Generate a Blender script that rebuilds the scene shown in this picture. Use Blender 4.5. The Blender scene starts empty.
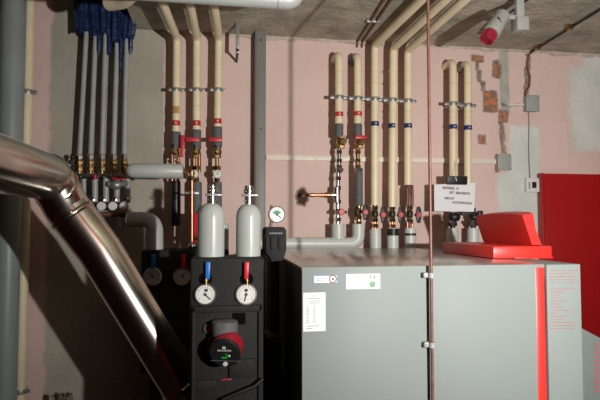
import bpy, bmesh, math, random
from mathutils import Vector, Matrix
random.seed(7)
V = Vector
sc = bpy.context.scene
COL = sc.collection

# ------------------------------------------------------------------ camera
F = 520.0
YAW, PITCH = math.radians(8.75), math.radians(2.64)
CAM = V((0, 0, 1.6))
cd = bpy.data.cameras.new('camera'); cam = bpy.data.objects.new('camera', cd); COL.objects.link(cam)
cd.sensor_width = 36; cd.lens = 36 * F / 600; cd.clip_start = .02
cam.location = CAM; cam.rotation_euler = (math.pi / 2 + PITCH, 0, -YAW)
sc.camera = cam
RM = cam.rotation_euler.to_matrix()
FWD = RM @ V((0, 0, -1))

def ray(px, py): return RM @ V(((px - 300) / F, -(py - 200) / F, -1))
def at(px, py, Y):                      # point of the plane Y = const seen at a pixel
    d = ray(px, py); return CAM + d * (Y / d.y)
def at_z(px, py, Z):
    d = ray(px, py); return CAM + d * ((Z - CAM.z) / d.z)
def s_at(p): return (p - CAM).dot(FWD) / F     # metres in a pixel at p

YW = 3.15                               # the back wall
ZC = at(352, 41, YW).z                  # ceiling height

# ------------------------------------------------------------------ materials
def mat(name, color, rough=.5, metal=0, noise=0, nscale=20, bump=0, bscale=60, emit=0, spec=.5, speck=None, coat=0):
    m = bpy.data.materials.new(name); m.use_nodes = True
    nt = m.node_tree; b = nt.nodes['Principled BSDF']
    b.inputs['Roughness'].default_value = rough; b.inputs['Metallic'].default_value = metal
    b.inputs['Specular IOR Level'].default_value = spec
    b.inputs['Coat Weight'].default_value = coat
    c = (*color, 1)
    b.inputs['Base Color'].default_value = c
    tc = nt.nodes.new('ShaderNodeTexCoord')
    if noise:
        n = nt.nodes.new('ShaderNodeTexNoise'); n.inputs['Scale'].default_value = nscale; n.inputs['Detail'].default_value = 5
        nt.links.new(tc.outputs['Object'], n.inputs['Vector'])
        r = nt.nodes.new('ShaderNodeValToRGB')
        r.color_ramp.elements[0].position = .3; r.color_ramp.elements[1].position = .7
        r.color_ramp.elements[0].color = (*[x * (1 - noise) for x in color], 1)
        r.color_ramp.elements[1].color = (*[min(1, x * (1 + noise)) for x in color], 1)
        nt.links.new(n.outputs['Fac'], r.inputs['Fac'])
        out = r.outputs['Color']
        if speck:
            n2 = nt.nodes.new('ShaderNodeTexNoise'); n2.inputs['Scale'].default_value = 260; n2.inputs['Detail'].default_value = 2
            nt.links.new(tc.outputs['Object'], n2.inputs['Vector'])
            r2 = nt.nodes.new('ShaderNodeValToRGB'); r2.color_ramp.elements[0].position = .66; r2.color_ramp.elements[1].position = .72
            nt.links.new(n2.outputs['Fac'], r2.inputs['Fac'])
            mx = nt.nodes.new('ShaderNodeMix'); mx.data_type = 'RGBA'
            nt.links.new(r2.outputs['Color'], mx.inputs[0]); nt.links.new(out, mx.inputs[6]); mx.inputs[7].default_value = (*speck, 1)
            out = mx.outputs[2]
        nt.links.new(out, b.inputs['Base Color'])
    if bump:
        n = nt.nodes.new('ShaderNodeTexNoise'); n.inputs['Scale'].default_value = bscale; n.inputs['Detail'].default_value = 6
        nt.links.new(tc.outputs['Object'], n.inputs['Vector'])
        bp = nt.nodes.new('ShaderNodeBump'); bp.inputs['Strength'].default_value = bump; bp.inputs['Distance'].default_value = .01
        nt.links.new(n.outputs['Fac'], bp.inputs['Height']); nt.links.new(bp.outputs['Normal'], b.inputs['Normal'])
    if emit:
        b.inputs['Emission Color'].default_value = c; b.inputs['Emission Strength'].default_value = emit
    return m

M = dict(
    cream=mat('cream_pipe_jacket', (.78, .68, .47), .42, noise=.07, nscale=9),
    tape=mat('cream_tape', (.66, .55, .34), .5, noise=.1),
    lit_ins=mat('grey_pipe_jacket_lit', (.56, .585, .55), .38, noise=.04, nscale=8),  # brighter copy of the grey jacket, offsetting lamp falloff near the wall
    grey_ins=mat('grey_pipe_jacket', (.43, .46, .435), .38, noise=.04, nscale=8),
    pvc=mat('grey_drain_plastic', (.27, .31, .31), .4, noise=.08, nscale=5),
    rubber=mat('dark_grey_rubber_foam', (.105, .11, .115), .7, noise=.15, nscale=40),
    black=mat('black_plastic', (.012, .012, .013), .45, noise=.1),
    foam=mat('black_foam', (.0075, .0072, .007), .75, noise=.3, nscale=30, bump=.25, bscale=220, speck=(.085, .08, .075)),
    brass=mat('brass', (.42, .28, .12), .33, 1, noise=.2, nscale=60),
    darkbrass=mat('blackened_brass', (.05, .04, .025), .5, .6, noise=.4, nscale=60),
    copper=mat('copper', (.44, .20, .12), .34, 1, noise=.22, nscale=35),
    dullcopper=mat('tarnished_copper', (.19, .085, .065), .5, .3, noise=.25, nscale=30),
    chrome=mat('nickel', (.58, .56, .52), .25, 1, noise=.1, nscale=50),
    zinc=mat('galvanised_steel', (.36, .37, .36), .45, .7, noise=.2, nscale=30),
    steel=mat('polished_stainless_steel', (.66, .62, .56), .20, 1, noise=.05, nscale=6, coat=.4),
    seam=mat('stainless_steel_bead', (.55, .49, .40), .22, 1, noise=.1, nscale=30),
    greypipe=mat('grey_composite_pipe', (.36, .38, .37), .38, noise=.08, nscale=20),
    blue=mat('blue_foil_wrap', (.008, .024, .08), .35, noise=.5, nscale=25, bump=.7, bscale=45, coat=.3),
    redlever=mat('red_lever_plastic', (.55, .012, .03), .4, noise=.05),
    bluelever=mat('blue_lever_plastic', (.01, .16, .55), .4, noise=.05),
    pinkknob=mat('faded_red_knob', (.50, .07, .085), .45, noise=.08),
    white=mat('white_plastic', (.72, .72, .69), .4, noise=.03),
    clipgrey=mat('pale_grey_clip', (.36, .355, .34), .5, noise=.05),
    matte=mat('recess_shade', (.004, .004, .004), .95, noise=.1, spec=.05),  # black stands in for the shade inside the slot and lever recesses
    paper=mat('white_paper', (.76, .76, .79), .7, noise=.03, nscale=12),
    ink=mat('dark_ink', (.03, .03, .045), .6, noise=.05),
    inkgrey=mat('grey_print', (.22, .22, .22), .6, noise=.05),
    inkred=mat('red_print', (.46, .06, .06), .5, noise=.05),
    redband=mat('red_marker_tape', (.50, .03, .03), .45, noise=.05),
    blueband=mat('blue_marker_tape', (.012, .02, .12), .45, noise=.05),
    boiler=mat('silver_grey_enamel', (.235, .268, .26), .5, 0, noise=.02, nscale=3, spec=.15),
    boilertop=mat('grey_enamel_lit_top', (.50, .48, .465), .22, .5, noise=.06, nscale=4),  # paler than the side panels: the top's reflected light put into the colour
    boilerdark=mat('dark_boiler_casing', (.03, .03, .03), .6, noise=.1),
    redpaint=mat('signal_red_enamel', (.72, .035, .028), .36, noise=.03, nscale=4),
    redpanel=mat('red_lacquered_sheet', (.38, .009, .010), .32, noise=.05, nscale=3),
    duct=mat('grey_cable_duct_plastic', (.20, .20, .185), .5, noise=.05, nscale=8),
    boxgrey=mat('light_grey_box_plastic', (.34, .36, .345), .5, noise=.03),
    conduit=mat('ivory_cable_trunking', (.78, .71, .60), .45, noise=.04),
    dialgreen=mat('green_dial_print', (.01, .25, .12), .5, noise=.05),
    lightgreen=mat('pale_green_print', (.12, .28, .14), .5, noise=.05),
    lightblue=mat('blue_print', (.05, .25, .55), .5, noise=.05),
    brownprint=mat('brown_print', (.22, .08, .05), .5, noise=.05),
    led=mat('green_display', (.02, .35, .05), .5, noise=.02, emit=.05),
    hole=mat('hole_shade', (.05, .03, .025), .95, noise=.4, bump=.5),  # dark inside of the wall hole, its shade put into the colour
    plug=mat('grey_plug_housing', (.34, .345, .325), .45, noise=.04),
    wool=mat('mineral_wool', (.28, .24, .16), .95, noise=.4, nscale=30, bump=1, bscale=70),
)

# ------------------------------------------------------------------ mesh builder
class MB:
    def __init__(s): s.bm = bmesh.new()
    def _frame(s, d):
        d = d.normalized()
        u = d.cross(V((0, 0, 1)))
        if u.length < 1e-3: u = d.cross(V((0, 1, 0)))
        u.normalize(); return u, d.cross(u).normalized()
    def rings(s, rings, cap0=True, cap1=True):
        bm = s.bm; vs = [[bm.verts.new(p) for p in r] for r in rings]
        n = len(vs[0])
        for a, b in zip(vs, vs[1:]):
            for i in range(n):
                bm.faces.new((a[i], a[(i + 1) % n], b[(i + 1) % n], b[i]))
        if cap0: bm.faces.new(vs[0][::-1])
        if cap1: bm.faces.new(vs[-1])
        return s
    def lathe(s, o, axis, prof, seg=20, cap=True):          # prof = [(radius, height along the axis)]
        u, w = s._frame(axis); d = axis.normalized()
        rr = []
        for r, h in prof:
            r = max(r, 1e-5)
            rr.append([o + d * h + (u * math.cos(2 * math.pi * i / seg) + w * math.sin(2 * math.pi * i / seg)) * r for i in range(seg)])
        return s.rings(rr, cap, cap)
    def cyl(s, a, b, r, r1=None, seg=20):
        return s.lathe(a, b - a, [(r, 0), (r if r1 is None else r1, (b - a).length)], seg)
    def tube(s, pts, r, seg=18, fillet=None, steps=7, open_=False):
        pts = [V(p) for p in pts]
        if fillet and len(pts) > 2:
            q = [pts[0]]
            for i in range(1, len(pts) - 1):
                a, b, c = pts[i - 1], pts[i], pts[i + 1]
                la, lc = (a - b).length, (c - b).length
                t = min(fillet, la * .48, lc * .48)
                p0, p1 = b + (a - b).normalized() * t, b + (c - b).normalized() * t
                for k in range(steps + 1):
                    f = k / steps
                    q.append(p0 * (1 - f) ** 2 + b * 2 * f * (1 - f) + p1 * f * f)
            q.append(pts[-1]); pts = q
        tang = []
        for i in range(len(pts)):
            a = pts[max(0, i - 1)]; b = pts[min(len(pts) - 1, i + 1)]
            tang.append((b - a).normalized())
        u, w = s._frame(tang[0]); rr = []
        rad = r if isinstance(r, (list, tuple)) else [r] * len(pts)
        for i, p in enumerate(pts):
            t = tang[i]; u = (u - t * u.dot(t)).normalized(); w = t.cross(u)
            rr.append([p + (u * math.cos(2 * math.pi * k / seg) + w * math.sin(2 * math.pi * k / seg)) * rad[i] for k in range(seg)])
        return s.rings(rr, not open_, not open_)
    def box(s, c, size, bevel=0, rot=None, seg=2):
        t = bmesh.new(); bmesh.ops.create_cube(t, size=1)
        bmesh.ops.scale(t, vec=V(size), verts=t.verts)
        if bevel: bmesh.ops.bevel(t, geom=list(t.edges), offset=bevel, segments=seg, affect='EDGES', profile=.5)
        mtx = Matrix.Translation(c) @ (rot.to_4x4() if rot else Matrix())
        bmesh.ops.transform(t, matrix=mtx, verts=t.verts)
        return s.merge(t)
    def ext(s, lo, hi, bevel=0):
        lo, hi = V(lo), V(hi)
        return s.box((lo + hi) / 2, hi - lo, bevel)
    def prism(s, poly, vec, bevel=0):
        t = bmesh.new(); vec = V(vec)
        a = [t.verts.new(p) for p in poly]; b = [t.verts.new(V(p) + vec) for p in poly]
        t.faces.new(a[::-1]); t.faces.new(b)
        n = len(a)
        for i in range(n): t.faces.new((a[i], a[(i + 1) % n], b[(i + 1) % n], b[i]))
        bmesh.ops.recalc_face_normals(t, faces=t.faces)
        if bevel: bmesh.ops.bevel(t, geom=list(t.edges), offset=bevel, segments=2, affect='EDGES', profile=.5)
        return s.merge(t)
    def ball(s, c, r, sc_=(1, 1, 1), seg=16):
        t = bmesh.new(); bmesh.ops.create_uvsphere(t, u_segments=seg, v_segments=seg // 2 + 2, radius=r)
        bmesh.ops.scale(t, vec=V(sc_), verts=t.verts); bmesh.ops.translate(t, vec=c, verts=t.verts)
        return s.merge(t)
    def merge(s, t):
        me = bpy.data.meshes.new('tmp'); t.to_mesh(me); t.free(); s.bm.from_mesh(me); bpy.data.meshes.remove(me); return s
    def build(s, name, m, parent=None, origin=None, angle=38):
        bm = s.bm
        bmesh.ops.recalc_face_normals(bm, faces=bm.faces)
        o0 = origin if origin is not None else V((0, 0, 0))
        for v in bm.verts: v.co -= o0
        for f in bm.faces: f.smooth = True
        lim = math.radians(angle)
        for e in bm.edges:
            if len(e.link_faces) == 2 and e.calc_face_angle(0) > lim: e.smooth = False
        me = bpy.data.meshes.new(name); bm.to_mesh(me); bm.free()
        me.materials.append(m)
        o = bpy.data.objects.new(name, me); COL.objects.link(o)
        if parent is not None: o.parent = parent
        else: o.location = o0
        return o

class Thing:
    """an Empty at the thing's base that parents its parts"""
    def __init__(s, name, label, cat, loc, group=None):
        s.loc = V(loc); e = bpy.data.objects.new(name, None); COL.objects.link(e); e.empty_display_size = .05
        e.location = s.loc; e['label'] = label; e['category'] = cat
        if group: e['group'] = group
        s.e = e
    def part(s, name, m, mb, parent=None, label=None):
        o = mb.build(name, m, parent or s.e, s.loc)
        if label: o['label'] = label
        return o
    def text(s, name, string, size, center, m, parent=None, rx=math.pi / 2, rz=0, roll=0, shear=0, width=None, align='CENTER', depth=.0004):
        cu = bpy.data.curves.new(name, 'FONT'); cu.body = string; cu.size = size; cu.align_x = align; cu.align_y = 'CENTER'
        cu.extrude = depth; cu.shear = shear; cu.resolution_u = 2
        t = bpy.data.objects.new('t', cu); COL.objects.link(t)
        dg = bpy.context.evaluated_depsgraph_get(); me = bpy.data.meshes.new_from_object(t.evaluated_get(dg))
        bpy.data.objects.remove(t); bpy.data.curves.remove(cu)
        if width:
            xs = [v.co.x for v in me.vertices]; k = width / (max(xs) - min(xs))
            for v in me.vertices: v.co.x *= k
        R = Matrix.Rotation(rz, 4, 'Z') @ Matrix.Rotation(rx, 4, 'X') @ Matrix.Rotation(roll, 4, 'Z')
        me.transform(Matrix.Translation(V(center) - s.loc) @ R)
        me.materials.clear(); me.materials.append(m); me.name = name
        o = bpy.data.objects.new(name, me); COL.objects.link(o); o.parent = parent or s.e
        return o

def single(name, label, cat, m, mb, origin, group=None):
    o = mb.build(name, m, None, V(origin)); o['label'] = label; o['category'] = cat
    if group: o['group'] = group
    return o

def structure(name, m, mb, origin=(0, 0, 0)):
    o = mb.build(name, m, None, V(origin)); o['kind'] = 'structure'; return o

UP = V((0, 0, 1)); FR = V((0, -1, 0))

# ------------------------------------------------------------------ the room
def N(nt, t, **kw):
    n = nt.nodes.new(t)
    for k, v in kw.items(): setattr(n, k, v)
    return n

def wall_material():
    m = bpy.data.materials.new('painted_plaster_wall'); m.use_nodes = True
    nt = m.node_tree; L = nt.links; b = nt.nodes['Principled BSDF']; b.inputs['Roughness'].default_value = .85
    tc = N(nt, 'ShaderNodeTexCoord')
    dn = N(nt, 'ShaderNodeTexNoise'); dn.inputs['Scale'].default_value = 11; dn.inputs['Detail'].default_value = 8; dn.inputs['Roughness'].default_value = .75
    L.new(tc.outputs['Object'], dn.inputs['Vector'])
    sub = N(nt, 'ShaderNodeVectorMath', operation='SUBTRACT'); sub.inputs[1].default_value = (.5, .5, .5); L.new(dn.outputs['Color'], sub.inputs[0])
    def warped(amount):
        sc_ = N(nt, 'ShaderNodeVectorMath', operation='SCALE'); sc_.inputs['Scale'].default_value = amount; L.new(sub.outputs[0], sc_.inputs[0])
        ad = N(nt, 'ShaderNodeVectorMath', operation='ADD'); L.new(tc.outputs['Object'], ad.inputs[0]); L.new(sc_.outputs[0], ad.inputs[1])
        sp = N(nt, 'ShaderNodeSeparateXYZ'); L.new(ad.outputs[0], sp.inputs[0]); return sp
    warps = {}
    def mathn(op, a, bb):
        n = N(nt, 'ShaderNodeMath', operation=op)
        for i, x in enumerate((a, bb)):
            if isinstance(x, (int, float)): n.inputs[i].default_value = x
            else: L.new(x, n.inputs[i])
        return n.outputs[0]
    def rect(x0, x1, y0, y1, warp=.05, soft=.01):      # pixel box on the wall -> mask
        if warp not in warps: warps[warp] = warped(warp)
        sp = warps[warp]
        a, c = at(x0, y1, YW), at(x1, y0, YW)
        out = None
        for ax, lo, hi in (('X', a.x, c.x), ('Z', a.z, c.z)):
            mid, half = (lo + hi) / 2, (hi - lo) / 2
            d = mathn('ABSOLUTE', mathn('SUBTRACT', sp.outputs[ax], mid), 0)
            mr = N(nt, 'ShaderNodeMapRange'); mr.inputs['From Min'].default_value = half + soft; mr.inputs['From Max'].default_value = half - soft
            L.new(d, mr.inputs['Value'])
            out = mr.outputs[0] if out is None else mathn('MULTIPLY', out, mr.outputs[0])
        return out
    def mix(fac, c0, c1):
        mx = N(nt, 'ShaderNodeMix', data_type='RGBA'); L.new(fac, mx.inputs[0])
        for i, c in ((6, c0), (7, c1)):
            if isinstance(c, tuple): mx.inputs[i].default_value = (*c, 1)
            else: L.new(c, mx.inputs[i])
        return mx.outputs[2]
    def noisecol(scale, c0, c1, lo=.35, hi=.65):
        n = N(nt, 'ShaderNodeTexNoise'); n.inputs['Scale'].default_value = scale; n.inputs['Detail'].default_value = 6
        L.new(tc.outputs['Object'], n.inputs['Vector'])
        r = N(nt, 'ShaderNodeValToRGB'); r.color_ramp.elements[0].position = lo; r.color_ramp.elements[1].position = hi
        r.color_ramp.elements[0].color = (*c0, 1); r.color_ramp.elements[1].color = (*c1, 1)
        L.new(n.outputs['Fac'], r.inputs['Fac']); return r.outputs['Color']
    pink = noisecol(2.2, (.66, .48, .435), (.71, .535, .49))
    raw = noisecol(3.5, (.35, .325, .27), (.43, .40, .33))
    white = noisecol(5, (.58, .61, .57), (.68, .70, .66))
    brick = noisecol(38, (.20, .13, .10), (.50, .19, .075), .40, .56)
    mortar = noisecol(40, (.16, .11, .085), (.36, .28, .24))
    fillgrey = noisecol(12, (.36, .35, .32), (.44, .43, .39))
    col = mix(rect(42, 166, -60, 460, .07, .012), pink, raw)                       # unpainted strip of render
    col = mix(rect(571, 640, 70, 150, .14, .03), col, white)                        # filled patches
    col = mix(rect(583, 640, 58, 80, .10, .03), col, white)
    col = mix(rect(511, 540, 127, 232, .10, .012), col, white)
    col = mix(rect(498, 514, 172, 215, .12, .012), col, white)
    col = mix(rect(541, 567, 122, 168, .02, .008), col, (.73, .54, .52))
    col = mix(rect(500, 508, 40, 114, .04, .006), col, fillgrey)
    bricks = ((484, 496, 92, 111), (499.5, 507, 112, 121), (472, 482, 56.5, 61), (494, 500, 65, 77), (479, 485, 136, 143))
    for q in ((475, 479, 60, 72), (477, 482, 70, 82), (480, 485, 80, 90), (493, 500, 60, 78), (500, 505, 118, 140), (501, 505, 138, 154), (524, 529, 86, 106), (526, 530.5, 52, 70), (525, 529, 68, 88), (500, 524, 104, 105.4)):
        col = mix(rect(*q, .075, .004), col, mortar)
    for q in bricks:
        col = mix(rect(q[0] - 1.3, q[1] + 1.3, q[2] - 1.3, q[3] + 1.3, .05, .005), col, mortar)
        col = mix(rect(*q, .05, .004), col, brick)
    col = mix(rect(495, 499, 158, 172, .03, .006), col, brick)
    col = mix(rect(-300, 900, 30, 40, .03, .008), col, col)
    L.new(col, b.inputs['Base Color'])
    bn = N(nt, 'ShaderNodeTexNoise'); bn.inputs['Scale'].default_value = 28; bn.inputs['Detail'].default_value = 8
    L.new(tc.outputs['Object'], bn.inputs['Vector'])
    bp = N(nt, 'ShaderNodeBump'); bp.inputs['Strength'].default_value = .35; bp.inputs['Distance'].default_value = .012
    L.new(bn.outputs['Fac'], bp.inputs['Height']); L.new(bp.outputs['Normal'], b.inputs['Normal'])
    return m

M['wall'] = wall_material()
M['bouncewall'] = mat('red_bounce_render', (.22, .022, .014), .9, noise=.1, nscale=3, bump=.3)  # for the unseen walls; dark red chosen to redden the bounced light
M['concrete'] = mat('rough_concrete', (.37, .34, .275), .9, noise=.32, nscale=7, bump=1.0, bscale=35)
M['floor'] = mat('concrete_floor', (.06, .045, .04), .8, noise=.2, nscale=5, bump=.3)
X0, X1, YB = -2.7, 3.3, -1.6
structure('floor', M['floor'], MB().ext((X0, YB, -.1), (X1, YW, 0)))
ZH = ZC + .42                            # the bay at the left has a higher ceiling
xs_step = at(136, 28, YW).x
structure('ceiling', M['concrete'], MB().prism([V((X0, YB, ZH)), V((xs_step, YB, ZH)), V((xs_step, YB, ZC)), V((X1, YB, ZC)), V((X1, YB, ZH + .1)), V((X0, YB, ZH + .1))], (0, YW - YB, 0)))
structure('wall_back', M['wall'], MB().ext((X0 - .1, YW, -.1), (X1 + .1, YW + .1, ZH + .1)))
structure('wall_left', M['bouncewall'], MB().ext((X0 - .1, YB, -.1), (X0, YW, ZH + .1)))
structure('wall_right', M['bouncewall'], MB().ext((X1, YB, -.1), (X1 + .1, YW, ZC + .1)))
structure('wall_front', M['bouncewall'], MB().ext((X0 - .1, YB - .1, -.1), (X1 + .1, YB, ZH + .1)))

# ragged plaster lip where the wall meets the ceiling
lip = MB(); xs = xs_step + .15
pts = []
while xs < X1:
    pts.append(xs); xs += random.uniform(.03, .09)
pts.append(X1)
rr = []
for x in pts:
    h, d = random.uniform(.012, .035), random.uniform(.006, .02)
    rr.append([V((x, YW + .005, ZC + .005)), V((x, YW - d, ZC + .005)), V((x, YW - d * .8, ZC - h * .5)), V((x, YW + .005, ZC - h))])
lip.rings(rr)
structure('trim_ceiling', mat('plaster_lip', (.50, .42, .36), .9, noise=.2, nscale=25, bump=.6), lip)

# ------------------------------------------------------------------ reusable components
def hexnut(mb, a, b, r): mb.lathe(a, b - a, [(r * .9, 0), (r, (b - a).length * .12), (r, (b - a).length * .88), (r * .9, (b - a).length)], 6); return mb

def clamp(T, c, r, h=.02, back=True, ear=None):
    """steel pipe clip with its two screw ears and its stem into the wall"""
    mb = MB(); e = ear or r * .75
    mb.lathe(c - UP * h / 2, UP, [(r + .004, 0), (r + .005, h * .2), (r + .005, h * .8), (r + .004, h)], 22)
    for s in (-1, 1):
        mb.box(c + V((s * (r + e * .55), 0, 0)), (e, .012, h * .85), .002)
    if back: mb.cyl(c, V((c.x, YW + .01, c.z)), .006, seg=10)
    o = T.part('pipe_clip', M['zinc'], mb)
    b = MB()
    for s in (-1, 1):
        b.cyl(c + V((s * (r + e * .6), -.004, 0)), c + V((s * (r + e * .6), -.014, 0)), .006, seg=8)
    T.part('clip_screw', M['zinc'], b, o) if False else None
    return o

def band(T, c, r, h, m, name, arrow=True):
    o = T.part(name, m, MB().lathe(c - UP * h / 2, UP, [(r + .0015, 0), (r + .0015, h)], 22))
    if arrow:
        w = r * .5; y = c.y - math.sqrt((r + .0015) ** 2 - (w * .5) ** 2) - .0012
        p = [V((c.x - w * .2, y, c.z + h * .24)), V((c.x + w * .5, y, c.z)), V((c.x - w * .2, y, c.z - h * .24))]
        T.part('arrow_mark', M['white'], MB().prism(p, (0, .003, 0)), o)
    return o

def collar(T, top, bot, r, m, name='end_collar'):
    L_ = (top - bot).length; d = (top - bot)
    return T.part(name, m, MB().lathe(bot, d, [(r * .94, 0), (r, L_ * .03), (r, L_ * .97), (r * .94, L_), (r * .3, L_ - .002)], 24))

def brass_run(T, a, b, r, name='brass_fitting', m=None, nuts=(.1, .5, .9)):
    mb = MB().cyl(a, b, r, seg=16); d = (b - a)
    for f in nuts:
        c = a + d * f; u = d.normalized() * .012
        hexnut(mb, c - u, c + u, r * 1.45)
    return T.part(name, m or M['brass'], mb)

def dial_gauge(T, c, r, name='dial_gauge', rim=None, needle=-40, parent=None, face=None, depth=.03, bold=1.0):
    """round clock gauge facing -Y: casing > dial, needle, tick_marks"""
    g = T.part(name, rim or M['chrome'], MB().lathe(c + V((0, depth, 0)), FR, [(r * .85, 0), (r, depth * .3), (r, depth), (r * .86, depth), (r * .86, depth * .8)], 32), parent)
    d = T.part('dial', face or M['white'], MB().lathe(c + V((0, depth * .25, 0)), FR, [(r * .87, 0), (r * .87, depth * .25 - .002)], 32), g) if False else \
        T.part('dial', face or M['white'], MB().lathe(c + V((0, .004, 0)), FR, [(r * .87, 0), (r * .87, .003)], 32), g)
    tk = MB()
    for k in range(15):
        a = math.radians(-130 + k * 260 / 14)
        p = c + V((math.sin(a) * r * .68, .0002, math.cos(a) * r * .68))
        tk.box(p, (r * .05 * bold, .002, r * (.17 if k % 2 == 0 else .1)), rot=Matrix.Rotation(a, 3, 'Y'))
    T.part('tick_marks', M['inkgrey'], tk, g)
    a = math.radians(needle)
    nd = MB().box(c + V((math.sin(a) * r * .25, -.0015, math.cos(a) * r * .25)), (r * .09 * bold, .0015, r * .8), rot=Matrix.Rotation(a, 3, 'Y'))
    nd.lathe(c, FR, [(r * .14, 0), (r * .12, .004)], 14)
    T.part('needle', M['ink'], nd, g)
    return g

def butterfly(T, c, Y, hb, knob=.0165, m=None, horiz=False):
    """valve handle: black two-armed grip with a red cap in the middle"""
    c = V((c.x, Y, c.z)); mb = MB()
    n = 9; L_ = hb
    poly = []
    for sgn in (1, -1):
        poly += [(sgn * .010, sgn * L_ * .12), (sgn * .0135, sgn * L_ * .5)] if sgn == 1 else [(-.010, -L_ * .12), (-.0135, -L_ * .5)]
        poly += [(-sgn * .0135, sgn * L_ * .5), (-sgn * .010, sgn * L_ * .12)]
    P = [(.020, 0), (.009, L_ * .5), (-.009, L_ * .5), (-.020, 0), (-.009, -L_ * .5), (.009, -L_ * .5)]
    if horiz: P = [(z, x) for x, z in P]
    mb.prism([c + V((x, 0, z)) for x, z in P], (0, .014, 0), .003)
    mb.cyl(c + V((0, .0, 0)), c + V((0, .05, 0)), .010, seg=12)
    h = T.part('valve_handle', M['black'], mb)
    T.part('handle_cap', m or M['pinkknob'], MB().lathe(c + V((0, .004, 0)), FR, [(knob, 0), (knob, .008), (knob * .8, .012)], 20), h)
    return h

# ------------------------------------------------------------------ heating risers on the wall
YP = 3.02
RC = .0225                                  # cream pipe radius
def P(px, py, Y=None): return at(px, py, YP if Y is None else Y)

def ceiling_run(px0, py0, px1, py1, yend):
    """from the bend at (px0, py0) in the riser plane, level towards the camera"""
    a = P(px0, py0); b = at_z(px1, py1, a.z)
    d = (b - a); t = (yend - a.y) / d.y
    return a, a + d * t

def lever(T, c, w, h, parent, m):
    return T.part('lever', m, MB().box(c, (w, .012, h), .004), parent)

# --- three risers on the left (bend under the ceiling, red bands, copper below)
left = [
    dict(x=176, bx=177, by=38, tx=162, ty=2, bot=138, x2=174.5, band=123.5, col=(132, 148), lab='leftmost of the three cream risers left of the grey cable duct, beside the bare render'),
    dict(x=196.5, bx=197, by=38, tx=189.5, ty=2, bot=138, x2=196.5, band=123.5, col=(130, 149), lab='middle cream riser left of the grey cable duct, round gauge over a dark collar'),
    dict(x=217.5, bx=219, by=38, tx=213.5, ty=2, bot=138, x2=217, band=121.5, col=(127, 147), lab='cream riser nearest the left side of the grey cable duct, with horizontal red lever'),
]
for i, q in enumerate(left):
    base = P(q['x'], 205); T = Thing('insulated_riser', q['lab'], 'pipe', base, 'cream insulated risers on the wall')
    a, end = ceiling_run(q['bx'], q['by'], q['tx'], q['ty'], -1.5)
    bottom = P(q['x'], q['bot'])
    T.part('insulation_sleeve', M['cream'], MB().tube([bottom, a, end], RC, fillet=.05))
    # mitre joint and sleeve seams
    for py in (40, 66, 107):
        c = P(q['bx'] + (q['x'] - q['bx']) * (py - 38) / 100, py)
        T.part('sleeve_joint', M['tape'], MB().lathe(c, UP, [(RC + .0008, 0), (RC + .0008, .004)], 22))
    clamp(T, P(q['x'] + .3, 90), RC, ear=.022)
    band(T, P(q['x'], q['band']), RC, .030, M['redband'], 'marker_band')
    if i == 0:
        T.part('tape_patch', mat('orange_tape', (.42, .24, .07), .5, noise=.3, nscale=60), MB().lathe(P(q['x'], 114), UP, [(RC + .001, 0), (RC + .001, .04)], 20))
    c0, c1 = q['col']
    collar(T, P(q['x'], c0), P(q['x'], c1), .027, M['rubber'])
    # ball valve below the collar
    vb = P(q['x'] - (.5 if i == 0 else 0), 152)
    v = MB(); hexnut(v, vb + UP * .035, vb + UP * .012, .021); hexnut(v, vb - UP * .012, vb - UP * .035, .021); v.ball(vb, .025, (1, 1, 1))
    v.cyl(vb, vb + V((0, -.04, 0)), .010, seg=12)
    vo = T.part('ball_valve', M['brass'], v)
    if i == 0: lever(T, P(q['x'] + 6.2, 146, 2.97), .022, .125, vo, M['redlever'])
    else: lever(T, P(q['x'] - (4 if i == 1 else 2), 139.5, 2.96), .075, .024, vo, M['redlever'])
    st = MB().cyl(vb + V((0, -.03, 0)), V((vb.x, 2.965, P(0, 142).z)), .006, seg=8)
    T.part('valve_stem', M['zinc'], st, vo)
    # twin copper pipes below the valve
    if i == 0:
        for dx in (-3, 3): T.part('copper_pipe', M['copper'], MB().cyl(P(q['x'] + dx - 1, 153), P(q['x'] + dx - 1, 182), .010, seg=14))
        collar(T, P(176, 181), P(176, 226), .026, M['black'], 'rubber_sleeve')
    else:
        dxs = (-2.6, 2.6) if i == 1 else (-.6,)
        for dx in dxs:
            T.part('copper_pipe', M['brass'] if dx < 0 else M['copper'], MB().cyl(P(q['x'] + dx, 153), P(q['x'] + dx, 172), .011, seg=14))
        n = MB(); hexnut(n, P(q['x2'], 166), P(q['x2'], 170), .024); hexnut(n, P(q['x2'], 178), P(q['x2'], 182), .018)
        n.cyl(P(q['x2'], 170), P(q['x2'], 184), .012)
        T.part('union_nut', M['brass'], n)
        dial_gauge(T, P(q['x2'] - 2, 174, 2.975) if i == 1 else P(q['x2'] + .6, 174, 2.975), .024, 'thermometer', M['chrome'], 0 if i else 20, depth=.02, bold=1.3)
        collar(T, P(q['x2'] + (.3 if i == 1 else 1), 182), P(q['x2'] + (.3 if i == 1 else 1), 300), .029 if i == 1 else .022, M['rubber'], 'rubber_sleeve')

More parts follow.
